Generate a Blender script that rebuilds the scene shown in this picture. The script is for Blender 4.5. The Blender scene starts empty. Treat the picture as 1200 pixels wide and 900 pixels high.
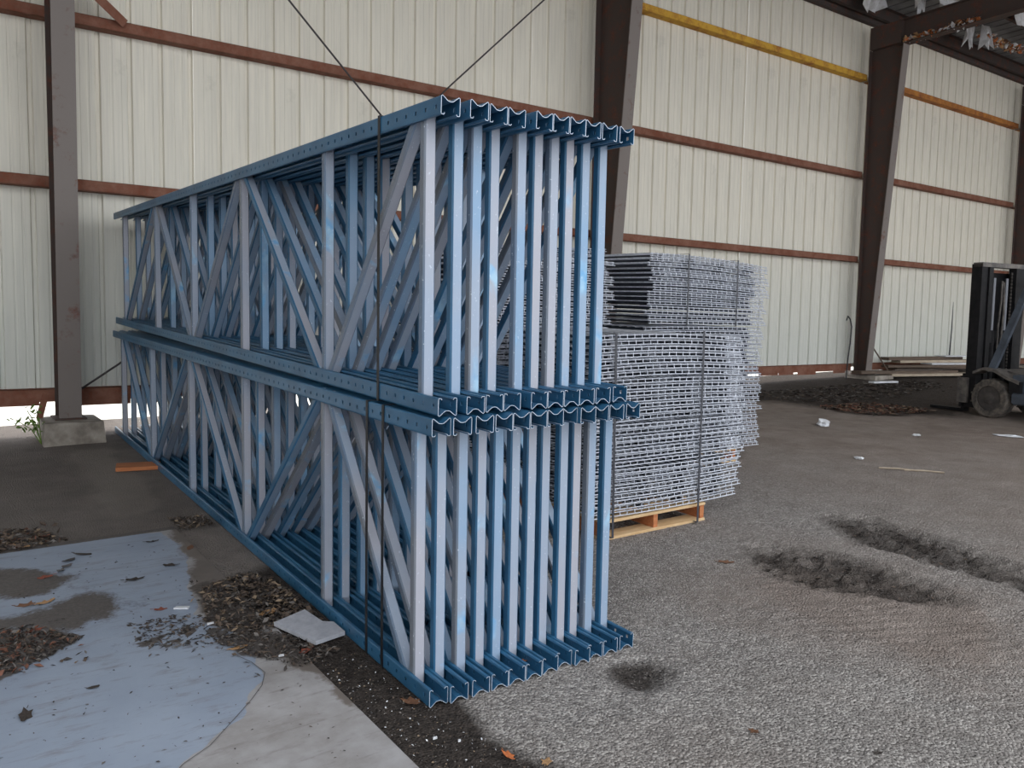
import bpy, bmesh, math, random
import numpy as np
from mathutils import Matrix, Vector, Euler

random.seed(7)
RNG = np.random.default_rng(11)
scene = bpy.context.scene
C = scene.collection

# ------------------------------------------------------------------ camera, sky, sun, exposure
cam_d = bpy.data.cameras.new('camera')
cam = bpy.data.objects.new('camera', cam_d)
C.objects.link(cam)
cam_d.sensor_width = 36.0
cam_d.lens = 967.21 * 36.0 / 1200.0
cam_d.clip_end = 500
R_ = Vector((0.81624, -0.57744, 0.01794)); U_ = Vector((0.03217, 0.07643, 0.99656)); F_ = Vector((0.57682, 0.81285, -0.08096))
cam.matrix_world = Matrix(((R_.x, U_.x, -F_.x, 0.0), (R_.y, U_.y, -F_.y, 0.0), (R_.z, U_.z, -F_.z, 1.42866), (0, 0, 0, 1)))
scene.camera = cam

world = bpy.data.worlds.new('overcast_sky')
scene.world = world
world.use_nodes = True
wn = world.node_tree.nodes
wn['Background'].inputs['Color'].default_value = (0.93, 0.965, 1.0, 1)
wn['Background'].inputs['Strength'].default_value = 1.0

sun_d = bpy.data.lights.new('hazy_sun', 'SUN')
sun_d.energy = 1.0; sun_d.angle = math.radians(12); sun_d.color = (1.0, 0.96, 0.9)
sun = bpy.data.objects.new('hazy_sun', sun_d); C.objects.link(sun)
sun.rotation_euler = Euler((math.radians(-14), math.radians(8), 0))   # high, hazy, over the roof

scene.view_settings.view_transform = 'Standard'
scene.view_settings.look = 'None'
scene.view_settings.gamma = 1
scene.view_settings.use_curve_mapping = False
scene.view_settings.exposure = 1.2
scene.cycles.max_bounces = 8
scene.cycles.diffuse_bounces = 6

# ------------------------------------------------------------------ helpers
X0, Y0, YW = 1.459, 2.525, 9.58
TL, TW = 0.0228, 0.0153

def gz(x, y):                       # the yard slopes gently
    x = np.minimum(np.maximum(x, -8.0), 30.0); y = np.minimum(np.maximum(y, -6.0), 10.0)
    return TL * (y - Y0) + TW * (x - X0)

def lin(r, g, b):
    f = lambda c: (c / 255 / 12.92) if c <= 10 else (((c / 255) + .055) / 1.055) ** 2.4
    return (f(r), f(g), f(b), 1)

class MB:
    """collects shapes, builds ONE mesh"""
    def __init__(s): s.v = []; s.f = []; s.m = []
    def add(s, vs, fs, mi=0):
        o = len(s.v); s.v.extend([tuple(v) for v in vs])
        for f in fs: s.f.append(tuple(i + o for i in f)); s.m.append(mi)
    def box(s, a, b, mi=0, mat=None):
        vs = [(x, y, z) for z in (a[2], b[2]) for y in (a[1], b[1]) for x in (a[0], b[0])]
        if mat is not None: vs = [mat @ Vector(v) for v in vs]
        s.add(vs, [(0, 2, 3, 1), (4, 5, 7, 6), (0, 1, 5, 4), (2, 6, 7, 3), (0, 4, 6, 2), (1, 3, 7, 5)], mi)
    def prism(s, poly, a, b, axis='y', mi=0, capmi=None):
        """closed 2D outline extruded from a to b along an axis; outline is in the other two axes"""
        def P(p, t):
            if axis == 'y': return (p[0], t, p[1])
            if axis == 'x': return (t, p[0], p[1])
            return (p[0], p[1], t)
        n = len(poly); vs = [P(p, a) for p in poly] + [P(p, b) for p in poly]
        s.add(vs, [(i, (i + 1) % n, n + (i + 1) % n, n + i) for i in range(n)], mi)
        c = mi if capmi is None else capmi
        s.add(vs, [tuple(range(n))[::-1], tuple(range(n, 2 * n))], c)
    def tube(s, pts, r, n=6, mi=0, caps=True):
        pts = [Vector(p) for p in pts]; rings = []
        for i, p in enumerate(pts):
            t = (pts[min(i + 1, len(pts) - 1)] - pts[max(i - 1, 0)]).normalized()
            up = Vector((0, 0, 1)) if abs(t.z) < .9 else Vector((1, 0, 0))
            a = t.cross(up).normalized(); b = t.cross(a)
            rr = r[i] if isinstance(r, (list, tuple)) else r
            rings.append([p + a * rr * math.cos(2 * math.pi * k / n) + b * rr * math.sin(2 * math.pi * k / n) for k in range(n)])
        vs = [q for ring in rings for q in ring]; fs = []
        for i in range(len(pts) - 1):
            for k in range(n):
                fs.append((i * n + k, i * n + (k + 1) % n, (i + 1) * n + (k + 1) % n, (i + 1) * n + k))
        if caps: fs += [tuple(range(n))[::-1], tuple(range((len(pts) - 1) * n, len(pts) * n))]
        s.add(vs, fs, mi)
    def lathe(s, prof, c, axis='x', n=24, mi=0, caps=True):
        """profile of (radius, offset along axis)"""
        vs = []; fs = []
        for (r, t) in prof:
            for k in range(n):
                a = 2 * math.pi * k / n; u, w = r * math.cos(a), r * math.sin(a)
                vs.append((c[0] + t, c[1] + u, c[2] + w) if axis == 'x' else (c[0] + u, c[1] + t, c[2] + w) if axis == 'y' else (c[0] + u, c[1] + w, c[2] + t))
        for i in range(len(prof) - 1):
            for k in range(n): fs.append((i * n + k, i * n + (k + 1) % n, (i + 1) * n + (k + 1) % n, (i + 1) * n + k))
        if caps: fs += [tuple(range(n)), tuple(range((len(prof) - 1) * n, len(prof) * n))]
        s.add(vs, fs, mi)
    def mesh(s, name, mats):
        me = bpy.data.meshes.new(name); me.from_pydata(s.v, [], s.f)
        for m in (mats if isinstance(mats, (list, tuple)) else [mats]): me.materials.append(m)
        me.polygons.foreach_set('material_index', s.m)
        bm = bmesh.new(); bm.from_mesh(me); bmesh.ops.recalc_face_normals(bm, faces=bm.faces); bm.to_mesh(me); bm.free()
        me.update(); return me
    def build(s, name, mats, parent=None, loc=(0, 0, 0), rot=(0, 0, 0), smooth=False):
        me = s.mesh(name, mats)
        if smooth: me.polygons.foreach_set('use_smooth', [True] * len(me.polygons))
        return obj(name, me, parent, loc, rot)

def obj(name, me, parent=None, loc=(0, 0, 0), rot=(0, 0, 0)):
    o = bpy.data.objects.new(name, me); C.objects.link(o)
    o.location = loc; o.rotation_euler = rot
    if parent: o.parent = parent
    return o

def tag(o, label=None, cat=None, group=None, kind=None):
    if label: o['label'] = label
    if cat: o['category'] = cat
    if group: o['group'] = group
    if kind: o['kind'] = kind
    return o

def thing(name, label, cat, loc=(0, 0, 0), rot=(0, 0, 0), group=None):
    return tag(obj(name, None, None, loc, rot), label, cat, group)

ORD = ['first', 'second', 'third', 'fourth', 'fifth', 'sixth', 'seventh', 'eighth', 'ninth', 'tenth', 'eleventh', 'twelfth',
       'thirteenth', 'fourteenth', 'fifteenth', 'sixteenth', 'seventeenth', 'eighteenth', 'nineteenth', 'twentieth']
def ordinal(i):                     # 0-based
    if i < 20: return ORD[i]
    tens, un = divmod(i + 1, 10)
    return {2: 'twenty', 3: 'thirty', 4: 'forty', 5: 'fifty'}[tens] + ('-' + ORD[un - 1] if un else '') if un else {2: 'twentieth', 3: 'thirtieth', 4: 'fortieth', 5: 'fiftieth'}[tens]

# value noise on numpy arrays
def _h(ix, iy, seed):
    n = (ix.astype(np.int64) * 374761393 + iy.astype(np.int64) * 668265263 + seed * 982451653) & 0x7fffffff
    n = ((n ^ (n >> 13)) * 1274126177) & 0x7fffffff
    return ((n ^ (n >> 16)) & 0xffff) / 65535.0
def vnoise(x, y, seed=0):
    ix, iy = np.floor(x), np.floor(y); fx, fy = x - ix, y - iy
    fx = fx * fx * (3 - 2 * fx); fy = fy * fy * (3 - 2 * fy)
    a, b, c, d = _h(ix, iy, seed), _h(ix + 1, iy, seed), _h(ix, iy + 1, seed), _h(ix + 1, iy + 1, seed)
    return a + (b - a) * fx + (c - a) * fy + (a - b - c + d) * fx * fy
def fbm(x, y, f=1.0, o=4, seed=0):
    t = 0; amp = .5
    for i in range(o):
        t = t + amp * vnoise(x * f, y * f, seed + i); amp *= .5; f *= 2.03
    return t / (1 - .5 ** o)
def pip(x, y, poly):
    ins = np.zeros(x.shape, bool); n = len(poly)
    for i in range(n):
        (xa, ya), (xb, yb) = poly[i], poly[(i + 1) % n]
        if ya == yb: continue
        cnd = ((ya > y) != (yb > y)) & (x < (xb - xa) * (y - ya) / (yb - ya) + xa)
        ins ^= cnd
    return ins
def soft(x, y, poly, jit=.05, f=6., seed=3, n=6, blur=.03):
    """fuzzy-edged membership of a ground polygon"""
    nx = (fbm(x, y, f, 4, seed) - .5) * 2 * jit; ny = (fbm(x, y, f, 4, seed + 50) - .5) * 2 * jit
    t = np.zeros(x.shape)
    for k in range(n):
        a = 2 * math.pi * k / n
        t += pip(x + nx + blur * math.cos(a), y + ny + blur * math.sin(a), poly)
    return t / n

# ------------------------------------------------------------------ materials
def mat(name, base, rough=.6, metal=0.0, spec=.5):
    m = bpy.data.materials.new(name); m.use_nodes = True
    b = m.node_tree.nodes['Principled BSDF']
    b.inputs['Base Color'].default_value = base
    b.inputs['Roughness'].default_value = rough; b.inputs['Metallic'].default_value = metal
    b.inputs['Specular IOR Level'].default_value = spec
    return m

class NT:
    def __init__(s, m): s.t = m.node_tree; s.b = s.t.nodes['Principled BSDF']; s._tc = None
    def n(s, ty, **kw):
        d = s.t.nodes.new(ty)
        for k, v in kw.items(): setattr(d, k, v)
        return d
    def l(s, a, b): s.t.links.new(a, b)
    def coord(s, which='Object', scale=None):
        tc = s.n('ShaderNodeTexCoord').outputs[which]
        if scale is None: return tc
        mp = s.n('ShaderNodeMapping'); mp.inputs['Scale'].default_value = scale; s.l(tc, mp.inputs['Vector']); return mp.outputs[0]
    def noise(s, scale, detail=4, rough=.55, co=None, dist=0):
        d = s.n('ShaderNodeTexNoise'); d.inputs['Scale'].default_value = scale; d.inputs['Detail'].default_value = detail
        d.inputs['Roughness'].default_value = rough; d.inputs['Distortion'].default_value = dist
        if co is not None: s.l(co, d.inputs['Vector'])
        return d.outputs['Fac']
    def ramp(s, fac, stops):
        d = s.n('ShaderNodeValToRGB'); s.l(fac, d.inputs[0]); e = d.color_ramp.elements
        while len(e) < len(stops): e.new(.5)
        for k, (p, c) in enumerate(stops): e[k].position = p; e[k].color = c
        return d.outputs[0]
    def rng(s, fac, a, b, lo=0., hi=1.):
        d = s.n('ShaderNodeMapRange'); s.l(fac, d.inputs[0])
        for i, v in enumerate((a, b, lo, hi)): d.inputs[i + 1].default_value = v
        return d.outputs[0]
    def mix(s, fac, a, b, blend='MIX'):
        d = s.n('ShaderNodeMix', data_type='RGBA', blend_type=blend)
        for sock, v in ((d.inputs[0], fac), (d.inputs[6], a), (d.inputs[7], b)):
            if hasattr(v, 'default_value') or hasattr(v, 'is_output'): s.l(v, sock)
            else: sock.default_value = v
        return d.outputs[2]
    def math(s, op, a, b=None):
        d = s.n('ShaderNodeMath', operation=op)
        for i, v in enumerate((a, b)):
            if v is None: continue
            if hasattr(v, 'is_output'): s.l(v, d.inputs[i])
            else: d.inputs[i].default_value = v
        return d.outputs[0]
    def attr(s, name): d = s.n('ShaderNodeAttribute'); d.attribute_name = name; return d.outputs['Fac']
    def color(s, c): s.l(c, s.b.inputs['Base Color'])
    def bump(s, h, strength=.3, dist=.01):
        d = s.n('ShaderNodeBump'); d.inputs['Strength'].default_value = strength; d.inputs['Distance'].default_value = dist
        s.l(h, d.inputs['Height']); s.l(d.outputs[0], s.b.inputs['Normal'])
    def rand(s): return s.n('ShaderNodeObjectInfo').outputs['Random']

def simple(name, c1, c2, scale=8., rough=.6, metal=0., bump=0., sc3=None, lo=.35, hi=.65, spec=.5):
    m = mat(name, c1, rough, metal, spec); t = NT(m)
    co = t.coord('Object', sc3)
    nf = t.noise(scale, 5, .6, co)
    t.color(t.mix(t.rng(nf, lo, hi), c1, c2))
    if bump: t.bump(t.noise(scale * 4, 4, .6, co), bump, .005)
    return m

M = {}
# wall sheet: chalky cream paint with faint vertical streaks and a cooler tone towards the ground
m = mat('cream_sheet', lin(203, 203, 192), .55, 0, .3); t = NT(m)
co = t.coord('Object', (6, 6, .25)); st = t.noise(4, 5, .6, co)
z = t.n('ShaderNodeSeparateXYZ'); t.l(t.n('ShaderNodeTexCoord').outputs['Object'], z.inputs[0])
base = t.mix(t.rng(st, .35, .7), lin(230, 224, 210), lin(214, 209, 197))
sp = t.noise(2.2, 6, .7, t.coord('Object'))
base = t.mix(t.math('MULTIPLY', t.rng(sp, .62, .8), .5), base, lin(168, 165, 152))
base = t.mix(t.math('MULTIPLY', t.rng(z.outputs[2], 3.2, .3), .6), base, lin(200, 210, 209))
t.color(base); M['sheet'] = m

def rusty(name, paint, rust, lo, hi, rough=.8):
    m = mat(name, paint, rough, 0, .3); t = NT(m); co = t.coord('Object', (1, 1, 1))
    a = t.noise(5, 8, .7, co); b = t.noise(28, 5, .6, co)
    r = t.mix(t.rng(b, .35, .65), rust, lin(120, 66, 48))
    t.color(t.mix(t.rng(a, lo, hi), paint, r)); t.bump(b, .3, .004); return m
M['girt'] = rusty('red_oxide_girt', lin(136, 96, 80), lin(112, 74, 58), .35, .62)
M['ygirt'] = rusty('yellow_girt', lin(206, 160, 62), lin(172, 106, 46), .45, .7)
M['ogirt'] = rusty('orange_girt', lin(186, 124, 60), lin(132, 76, 46), .4, .7)
M['column'] = rusty('brown_column', lin(78, 66, 62), lin(84, 54, 44), .5, .75)
M['flange'] = rusty('weathered_flange', lin(126, 118, 114), lin(88, 64, 56), .56, .72)
M['roofsheet'] = simple('roof_sheet', lin(120, 122, 126), lin(92, 92, 96), 3)
M['purlin'] = rusty('dark_purlin', lin(70, 62, 60), lin(82, 54, 44), .5, .7)
M['concrete'] = simple('pier_concrete', lin(168, 160, 150), lin(120, 112, 104), 6, .9, 0, .5)
M['rod'] = mat('rod_steel', lin(70, 66, 66), .6, .3)

# rack paint
m = mat('rack_blue', lin(40, 88, 120), .38, 0, .5); t = NT(m); co = t.coord('Object')
a = t.noise(3.0, 5, .6, co); r = t.rand()
c = t.mix(t.rng(a, .35, .7), lin(38, 84, 117), lin(56, 110, 147))
d = t.noise(40, 4, .7, co)
c = t.mix(t.math('MULTIPLY', t.rng(d, .64, .74), .5), c, lin(96, 116, 130))
t.color(c); M['blue'] = m
M['edge'] = mat('cut_edge', lin(190, 200, 214), .45, .2)
def faded(name, f0, f1, thr):
    m = mat(name, f0, .42, 0, .5); t = NT(m); tc = t.n('ShaderNodeTexCoord').outputs['Object']
    r = t.rand(); ad = t.n('ShaderNodeVectorMath', operation='MULTIPLY_ADD')
    cm = t.n('ShaderNodeCombineXYZ'); t.l(r, cm.inputs[0]); t.l(r, cm.inputs[1]); t.l(r, cm.inputs[2])
    t.l(cm.outputs[0], ad.inputs[0]); ad.inputs[1].default_value = (37, 53, 71); t.l(tc, ad.inputs[2])
    mp = t.n('ShaderNodeMapping'); mp.inputs['Scale'].default_value = (1.5, 1.5, 1); t.l(ad.outputs[0], mp.inputs['Vector'])
    co = mp.outputs[0]
    a = t.noise(3.4, 4, .5, co, .6); b = t.noise(1.6, 3, .5, co)
    base = t.mix(t.rng(b, .4, .62), f0, f1)
    pt = t.mix(t.rng(t.noise(14, 3, .5, co), .4, .6), lin(92, 164, 214), lin(158, 200, 226))
    base = t.mix(t.math('MULTIPLY', t.rng(a, thr, thr + .08), .75), base, pt)
    sc = t.noise(60, 3, .6, co)
    base = t.mix(t.math('MULTIPLY', t.rng(sc, .66, .72), .6), base, lin(210, 220, 230))
    t.color(base); return m
M['faded'] = faded('faded_strut', lin(164, 166, 177), lin(150, 163, 182), .61)
M['faded2'] = faded('faded_strut_blue', lin(150, 164, 184), lin(128, 158, 188), .6)
M['fadedshade'] = faded('faded_strut_shaded', lin(116, 122, 132), lin(96, 116, 140), .68)  # same faded paint, with the side faces' shade put into a darker colour
M['strap'] = mat('black_strap', lin(26, 26, 30), .45)

M['wire'] = simple('galvanised_wire', lin(218, 221, 230), lin(192, 197, 208), 30, .4, .35)
M['channel'] = simple('galvanised_channel_shaded', lin(62, 66, 76), lin(46, 50, 60), 12, .6, .3)  # dark tone puts the shade inside the deck stacks into the channel colour
M['greystrap'] = mat('grey_strap', lin(58, 60, 68), .45)
def wood(name, c1, c2, sc=(4, 40, 40)):
    m = mat(name, c1, .75, 0, .3); t = NT(m); co = t.coord('Object', sc)
    t.color(t.mix(t.rng(t.noise(1.5, 5, .6, co), .35, .65), c1, c2)); return m
M['pine'] = wood('new_pine', lin(216, 188, 148), lin(196, 160, 116))
M['stringer'] = wood('stringer_wood', lin(190, 124, 82), lin(164, 100, 64))
M['oldwood'] = wood('old_board', lin(112, 96, 84), lin(84, 72, 64))
M['palewood'] = wood('pale_board', lin(186, 172, 154), lin(158, 142, 124))
M['white'] = simple('white_board', lin(222, 224, 228), lin(196, 198, 204), 10, .6)
M['foam'] = simple('foam_face', lin(186, 188, 196), lin(166, 168, 178), 30, .8)

M['black'] = simple('mast_black', lin(22, 22, 25), lin(34, 33, 35), 12, .65, spec=.2)
M['rubber'] = simple('tyre_rubber', lin(58, 55, 54), lin(110, 102, 94), 14, .85)
M['rim'] = simple('wheel_rim', lin(56, 53, 53), lin(78, 72, 68), 12, .7)
M['body'] = simple('truck_body', lin(84, 94, 108), lin(62, 68, 78), 6, .5)
M['grime'] = simple('dusty_steel', lin(112, 106, 100), lin(70, 66, 66), 10, .6)
M['chrome'] = mat('piston_chrome', lin(120, 122, 128), .4, .8)
M['leafgreen'] = simple('weed_green', lin(112, 138, 62), lin(84, 112, 48), 20, .6)

# asphalt
m = mat('asphalt', (.2, .2, .2, 1), 1.0, 0, .06); t = NT(m); co = t.coord('Object')
peb = t.n('ShaderNodeTexVoronoi'); peb.inputs['Scale'].default_value = 95; t.l(co, peb.inputs['Vector'])
big = t.noise(.55, 5, .6, co); mid = t.noise(3.2, 6, .65, co); fine = t.noise(110, 3, .6, co)
stone = t.ramp(t.math('ADD', t.math('MULTIPLY', fine, .6), t.math('MULTIPLY', mid, .4)), [(.3, lin(112, 107, 104)), (.5, lin(150, 145, 142)), (.72, lin(190, 185, 181))])
bw = t.n('ShaderNodeSeparateColor'); t.l(peb.outputs['Color'], bw.inputs[0])
stone = t.mix(.55, stone, t.ramp(bw.outputs[0], [(0, lin(92, 88, 86)), (.6, lin(152, 147, 144)), (1, lin(214, 209, 204))]))
smooth_ = t.mix(t.rng(mid, .3, .7), lin(134, 124, 117), lin(158, 148, 141))
rg = t.attr('gravel')
c = t.mix(rg, smooth_, stone)
c = t.mix(t.math('MULTIPLY', t.rng(big, .4, .65), .35), c, lin(140, 127, 118))
c = t.mix(t.attr('brown'), c, t.mix(t.rng(mid, .35, .65), lin(130, 117, 109), lin(152, 139, 131)))
c = t.mix(t.attr('grey'), c, t.mix(t.rng(mid, .3, .7), lin(122, 115, 111), lin(144, 136, 131)))
c = t.mix(t.attr('light'), c, lin(158, 150, 143))
c = t.mix(t.attr('soil'), c, t.mix(t.rng(t.noise(24, 5, .6, co), .35, .7), lin(54, 50, 48), lin(82, 75, 71)))
t.color(c)
ht = t.math('ADD', t.math('MULTIPLY', fine, .7), t.math('MULTIPLY', peb.outputs['Distance'], -.8))
t.bump(ht, .9, .018); M['asphalt'] = m
# slab
m = mat('painted_slab', (.3, .3, .3, 1), .6, 0, .4); t = NT(m); co = t.coord('Object')
mid = t.noise(4, 6, .65, co); fine = t.noise(60, 4, .7, co)
edge_n = t.math('ADD', t.math('MULTIPLY', t.noise(16, 6, .7, co), .6), t.math('MULTIPLY', fine, .5))
def crisp(name, k=.8, w=.12):
    v = t.math('ADD', t.attr(name), t.math('MULTIPLY', t.math('SUBTRACT', edge_n, .55), k)); return t.rng(v, .5 - w, .5 + w)
streak = t.noise(9, 6, .75, t.coord('Object', (.5, 2.2, 1)))
bare = t.mix(t.rng(mid, .35, .68), lin(170, 168, 170), lin(142, 138, 136))
paint = t.mix(t.rng(t.noise(2.2, 4, .6, co), .35, .7), lin(152, 163, 180), lin(140, 151, 169))
c = t.mix(crisp('paint', .25, .05), bare, paint)
c = t.mix(t.math('MULTIPLY', t.rng(streak, .53, .72), .65), c, lin(116, 109, 105))
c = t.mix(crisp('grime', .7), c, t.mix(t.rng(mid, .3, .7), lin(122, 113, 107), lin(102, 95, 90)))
c = t.mix(t.math('MULTIPLY', crisp('dirt', 1.0, .15), .95), c, t.mix(t.rng(fine, .35, .65), lin(96, 89, 85), lin(74, 68, 64)))
spk = t.noise(26, 4, .75, co)
c = t.mix(t.math('MULTIPLY', t.rng(spk, .68, .74), .7), c, lin(78, 72, 68))
t.color(c); t.bump(t.math('ADD', fine, t.math('MULTIPLY', t.attr('dirt'), 1.5)), .25, .004); M['slab'] = m
M['outside'] = simple('pale_gravel', lin(236, 234, 228), lin(214, 210, 202), 6, .9)

# ------------------------------------------------------------------ ground
P = {
 'paint': [[-3, 5.3], [.30, 5.36], [.62, 5.42], [1.146, 5.32], [1.172, 4.77], [1.03, 4.25], [.99, 3.88], [1.06, 3.6], [1.092, 3.37], [1.015, 3.055], [.818, 2.806], [.62, 2.637], [.42, 2.3], [-.2, 1.5], [-3, .5]],
 'dirt1': [[-.6,5.2],[.2,5.05],[.39,4.99],[.59,4.8],[.54,4.56],[.39,4.52],[.18,4.65],[-.6,4.8]],
 'dirt2': [[-.6,4.35],[.16,4.24],[.45,4.42],[.64,4.5],[.8,4.3],[.73,4.14],[.56,3.98],[.4,3.98],[.15,4.11],[-.6,4.1]],
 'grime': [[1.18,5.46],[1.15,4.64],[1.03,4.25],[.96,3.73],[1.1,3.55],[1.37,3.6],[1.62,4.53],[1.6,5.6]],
 'band': [[.63,3.75],[.84,3.77],[1.16,3.59],[1.09,3.42],[.87,3.5],[.65,3.66]],
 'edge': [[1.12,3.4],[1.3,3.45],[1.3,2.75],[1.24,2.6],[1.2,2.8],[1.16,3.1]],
 'strip': [[1.03,8.49],[1.36,8.45],[1.31,6.01],[.91,5.76]],
 'far': [[9.3,10.3],[11.68,10.3],[19,10.3],[16.77,7.81],[14.0,6.2],[11.13,5.3],[10.21,6.51],[9.82,7.71]],
 'brown': [[3.24,2.85],[3.9,2.92],[4.33,1.75],[3.54,1.41],[3.25,1.98]],
 'rut1': [[5.04,3.35],[5.33,3.23],[5.24,2.64],[5.06,2.06],[4.9,1.2],[4.5,1.1],[4.69,1.9],[4.71,2.41],[4.72,2.85]],
 'rut2': [[3.87,3.09],[4.19,3.12],[4.4,2.7],[4.35,2.27],[4.21,1.93],[4.01,2.17],[3.78,2.51],[3.76,2.87]],
 'hole': [[2.17,2.39],[2.3,2.44],[2.43,2.4],[2.43,2.29],[2.3,2.2],[2.17,2.23]],
 'soil': [[1.2,4.3],[1.15,3.2],[1.1,2.1],[1.15,1.7],[1.62,1.85],[1.53,2.2],[1.55,2.4],[1.60,2.6],[1.5,3.2],[1.6,4.4]],
 'pile1': [[1.09,4.22],[1.36,4.32],[1.43,4.0],[1.44,3.42],[1.26,3.53],[1.07,3.54],[.99,3.76]],
 'pile1b': [[.95,3.51],[1.18,3.64],[1.24,3.4],[1.38,3.16],[1.2,3.07],[1.06,3.28]],
 'pile2': [[-.1,4.1],[.13,4.15],[.34,4.09],[.5,3.86],[.37,3.74],[.27,3.64],[-.1,3.6]],
 'pile3': [[.0,5.9],[.24,5.85],[.5,5.78],[.65,5.48],[.46,5.38],[.0,5.37]],
 'scat': [[.69,3.9],[.88,3.93],[1.13,3.73],[1.13,3.5],[.98,3.47],[.7,3.6]],
 'pile4': [[1.25,5.64],[1.47,5.56],[1.46,5.33],[1.27,5.31]],
 'farred': [[10.19,6.9],[11.0,6.89],[11.34,6.3],[11.3,5.85],[10.49,5.83],[10.01,6.26]],
 'fardark': [[9.8,8.5],[11.62,8.4],[15.3,8.3],[14.96,7.6],[12.3,6.9],[10.91,6.83],[10.0,7.75]],
}
SLAB_X, SLAB_Y = 1.235, 5.42
def axis(pts):
    out = []
    for a, b, st in pts: out += list(np.arange(a, b - st * .5, st))
    out.append(pts[-1][1]); return np.array(out)
def grid_mesh(name, xs, ys, zf, material):
    X, Y = np.meshgrid(xs, ys); Z = zf(X, Y); ny, nx = X.shape
    co = np.stack([X, Y, Z], -1).reshape(-1, 3)
    i = np.arange(ny * nx).reshape(ny, nx)
    q = np.stack([i[:-1, :-1], i[:-1, 1:], i[1:, 1:], i[1:, :-1]], -1).reshape(-1, 4)
    me = bpy.data.meshes.new(name); me.vertices.add(len(co)); me.vertices.foreach_set('co', co.ravel())
    me.loops.add(q.size); me.loops.foreach_set('vertex_index', q.ravel().astype(np.int32))
    me.polygons.add(len(q)); me.polygons.foreach_set('loop_start', np.arange(0, q.size, 4, dtype=np.int32))
    me.polygons.foreach_set('use_smooth', [True] * len(q))
    me.materials.append(material); me.update(calc_edges=True); me.validate()
    return me, X, Y
def setattr_(me, name, arr):
    a = me.attributes.new(name, 'FLOAT', 'POINT'); a.data.foreach_set('value', np.clip(arr, 0, 1).ravel().astype(np.float32))

def ridges(X, Y, poly, period, depth, seed):
    """tyre rut: a trough with lug marks pressed across it"""
    m_ = soft(X, Y, poly, .07, 5, seed, 8, .05)
    lug = np.abs(((Y + .25 * X) / period) % 1 - .5) * 2
    side = fbm(X, Y, 14, 3, seed + 9)
    return m_, m_ * (-depth + depth * .85 * np.clip((lug - .5) * 6, 0, 1) * np.clip((side - .4) * 8, 0, 1) + (side - .5) * .012)

def floor_z(X, Y):
    z = gz(X, Y)
    z = z + (fbm(X, Y, .5, 3, 21) - .5) * .02 + (fbm(X, Y, 9, 4, 22) - .5) * .008
    near = (X > 1.5) & (Y < 8)
    z = z + near * (fbm(X, Y, 24, 3, 23) - .5) * .012
    for k, s in (('rut1', 31), ('rut2', 37)):
        m_, dz = ridges(X, Y, P[k], .115, .036, s); z = z + dz
        ring = soft(X, Y, P[k], .07, 5, s, 8, .16) - m_
        z = z + np.clip(ring, 0, 1) * .02 * fbm(X, Y, 8, 3, s + 3)
    z = z - soft(X, Y, P['hole'], .04, 8, 41, 8, .05) * .025
    z = z + soft(X, Y, P['fardark'], .4, 1.2, 43, 8, .35) * (.05 * fbm(X, Y, 2.2, 4, 44))
    # faint tread marks across the brown strip
    tr = soft(X, Y, P['brown'], .15, 3, 47, 8, .1)
    z = z + tr * .007 * np.sin((X * .5 + Y) * 70 + 5 * fbm(X, Y, 3, 3, 49)) * np.clip((fbm(X, Y, 5, 3, 48) - .45) * 6, 0, 1)
    under = (X < SLAB_X - .03) & (Y < SLAB_Y - .05)
    z = np.where(under, gz(X, Y) - .10, z)
    rack = (X > 1.4) & (X < 2.6) & (Y > 2.3) & (Y < 9.5)
    z = np.where(rack, np.minimum(z, gz(X, Y) + .003), z)
    return z
xs = axis([(-9, -1, .4), (-1, 1.1, .06), (1.1, 5.6, .022), (5.6, 9, .06), (9, 17, .09), (17, 34, .5)])
ys = axis([(-14, .8, .4), (.8, 4.2, .022), (4.2, 6.5, .045), (6.5, 9.6, .08), (9.6, 10.4, .2)])
me, X, Y = grid_mesh('floor', xs, ys, floor_z, M['asphalt'])
soil = np.maximum.reduce([soft(X, Y, P['soil'], .06, 7, 61), soft(X, Y, P['rut1'], .08, 6, 62, 10, .07) * np.clip(.35 + .95 * fbm(X, Y, 7, 4, 58), 0, .95), soft(X, Y, P['rut2'], .08, 6, 63, 10, .07) * np.clip(.35 + .95 * fbm(X, Y, 7, 4, 59), 0, .95),
                          soft(X, Y, P['hole'], .05, 9, 64) * .9, np.maximum(soft(X, Y, P['far'], .4, 1.3, 65, 8, .2), 1. * ((Y > 8.3) & (X > 8.5))) * .92,
                          ((X < 1.7) & (Y > 5.3)) * .34 * fbm(X, Y, 1.5, 4, 66)])
setattr_(me, 'soil', soil)
setattr_(me, 'grey', ((X < 2.6) & (Y > 4.3)) * 1.0)
setattr_(me, 'light', soft(X, Y, P['strip'], .08, 4, 67) * (.35 + .4 * fbm(X, Y, 3, 4, 68)))
setattr_(me, 'brown', soft(X, Y, P['brown'], .3, 2, 69, 8, .2) * .7 + np.clip((X - 5) / 3, 0, 1) * .75 * fbm(X, Y, .8, 4, 70) * 1.4)
setattr_(me, 'gravel', np.clip(1.25 - (X - 2) / 6, 0, 1) * np.clip(.55 + fbm(X, Y, 1.1, 4, 71), 0, 1))
tag(obj('floor', me), 'cracked grey-brown asphalt and dirt floor of the open shed', kind='structure')

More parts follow.
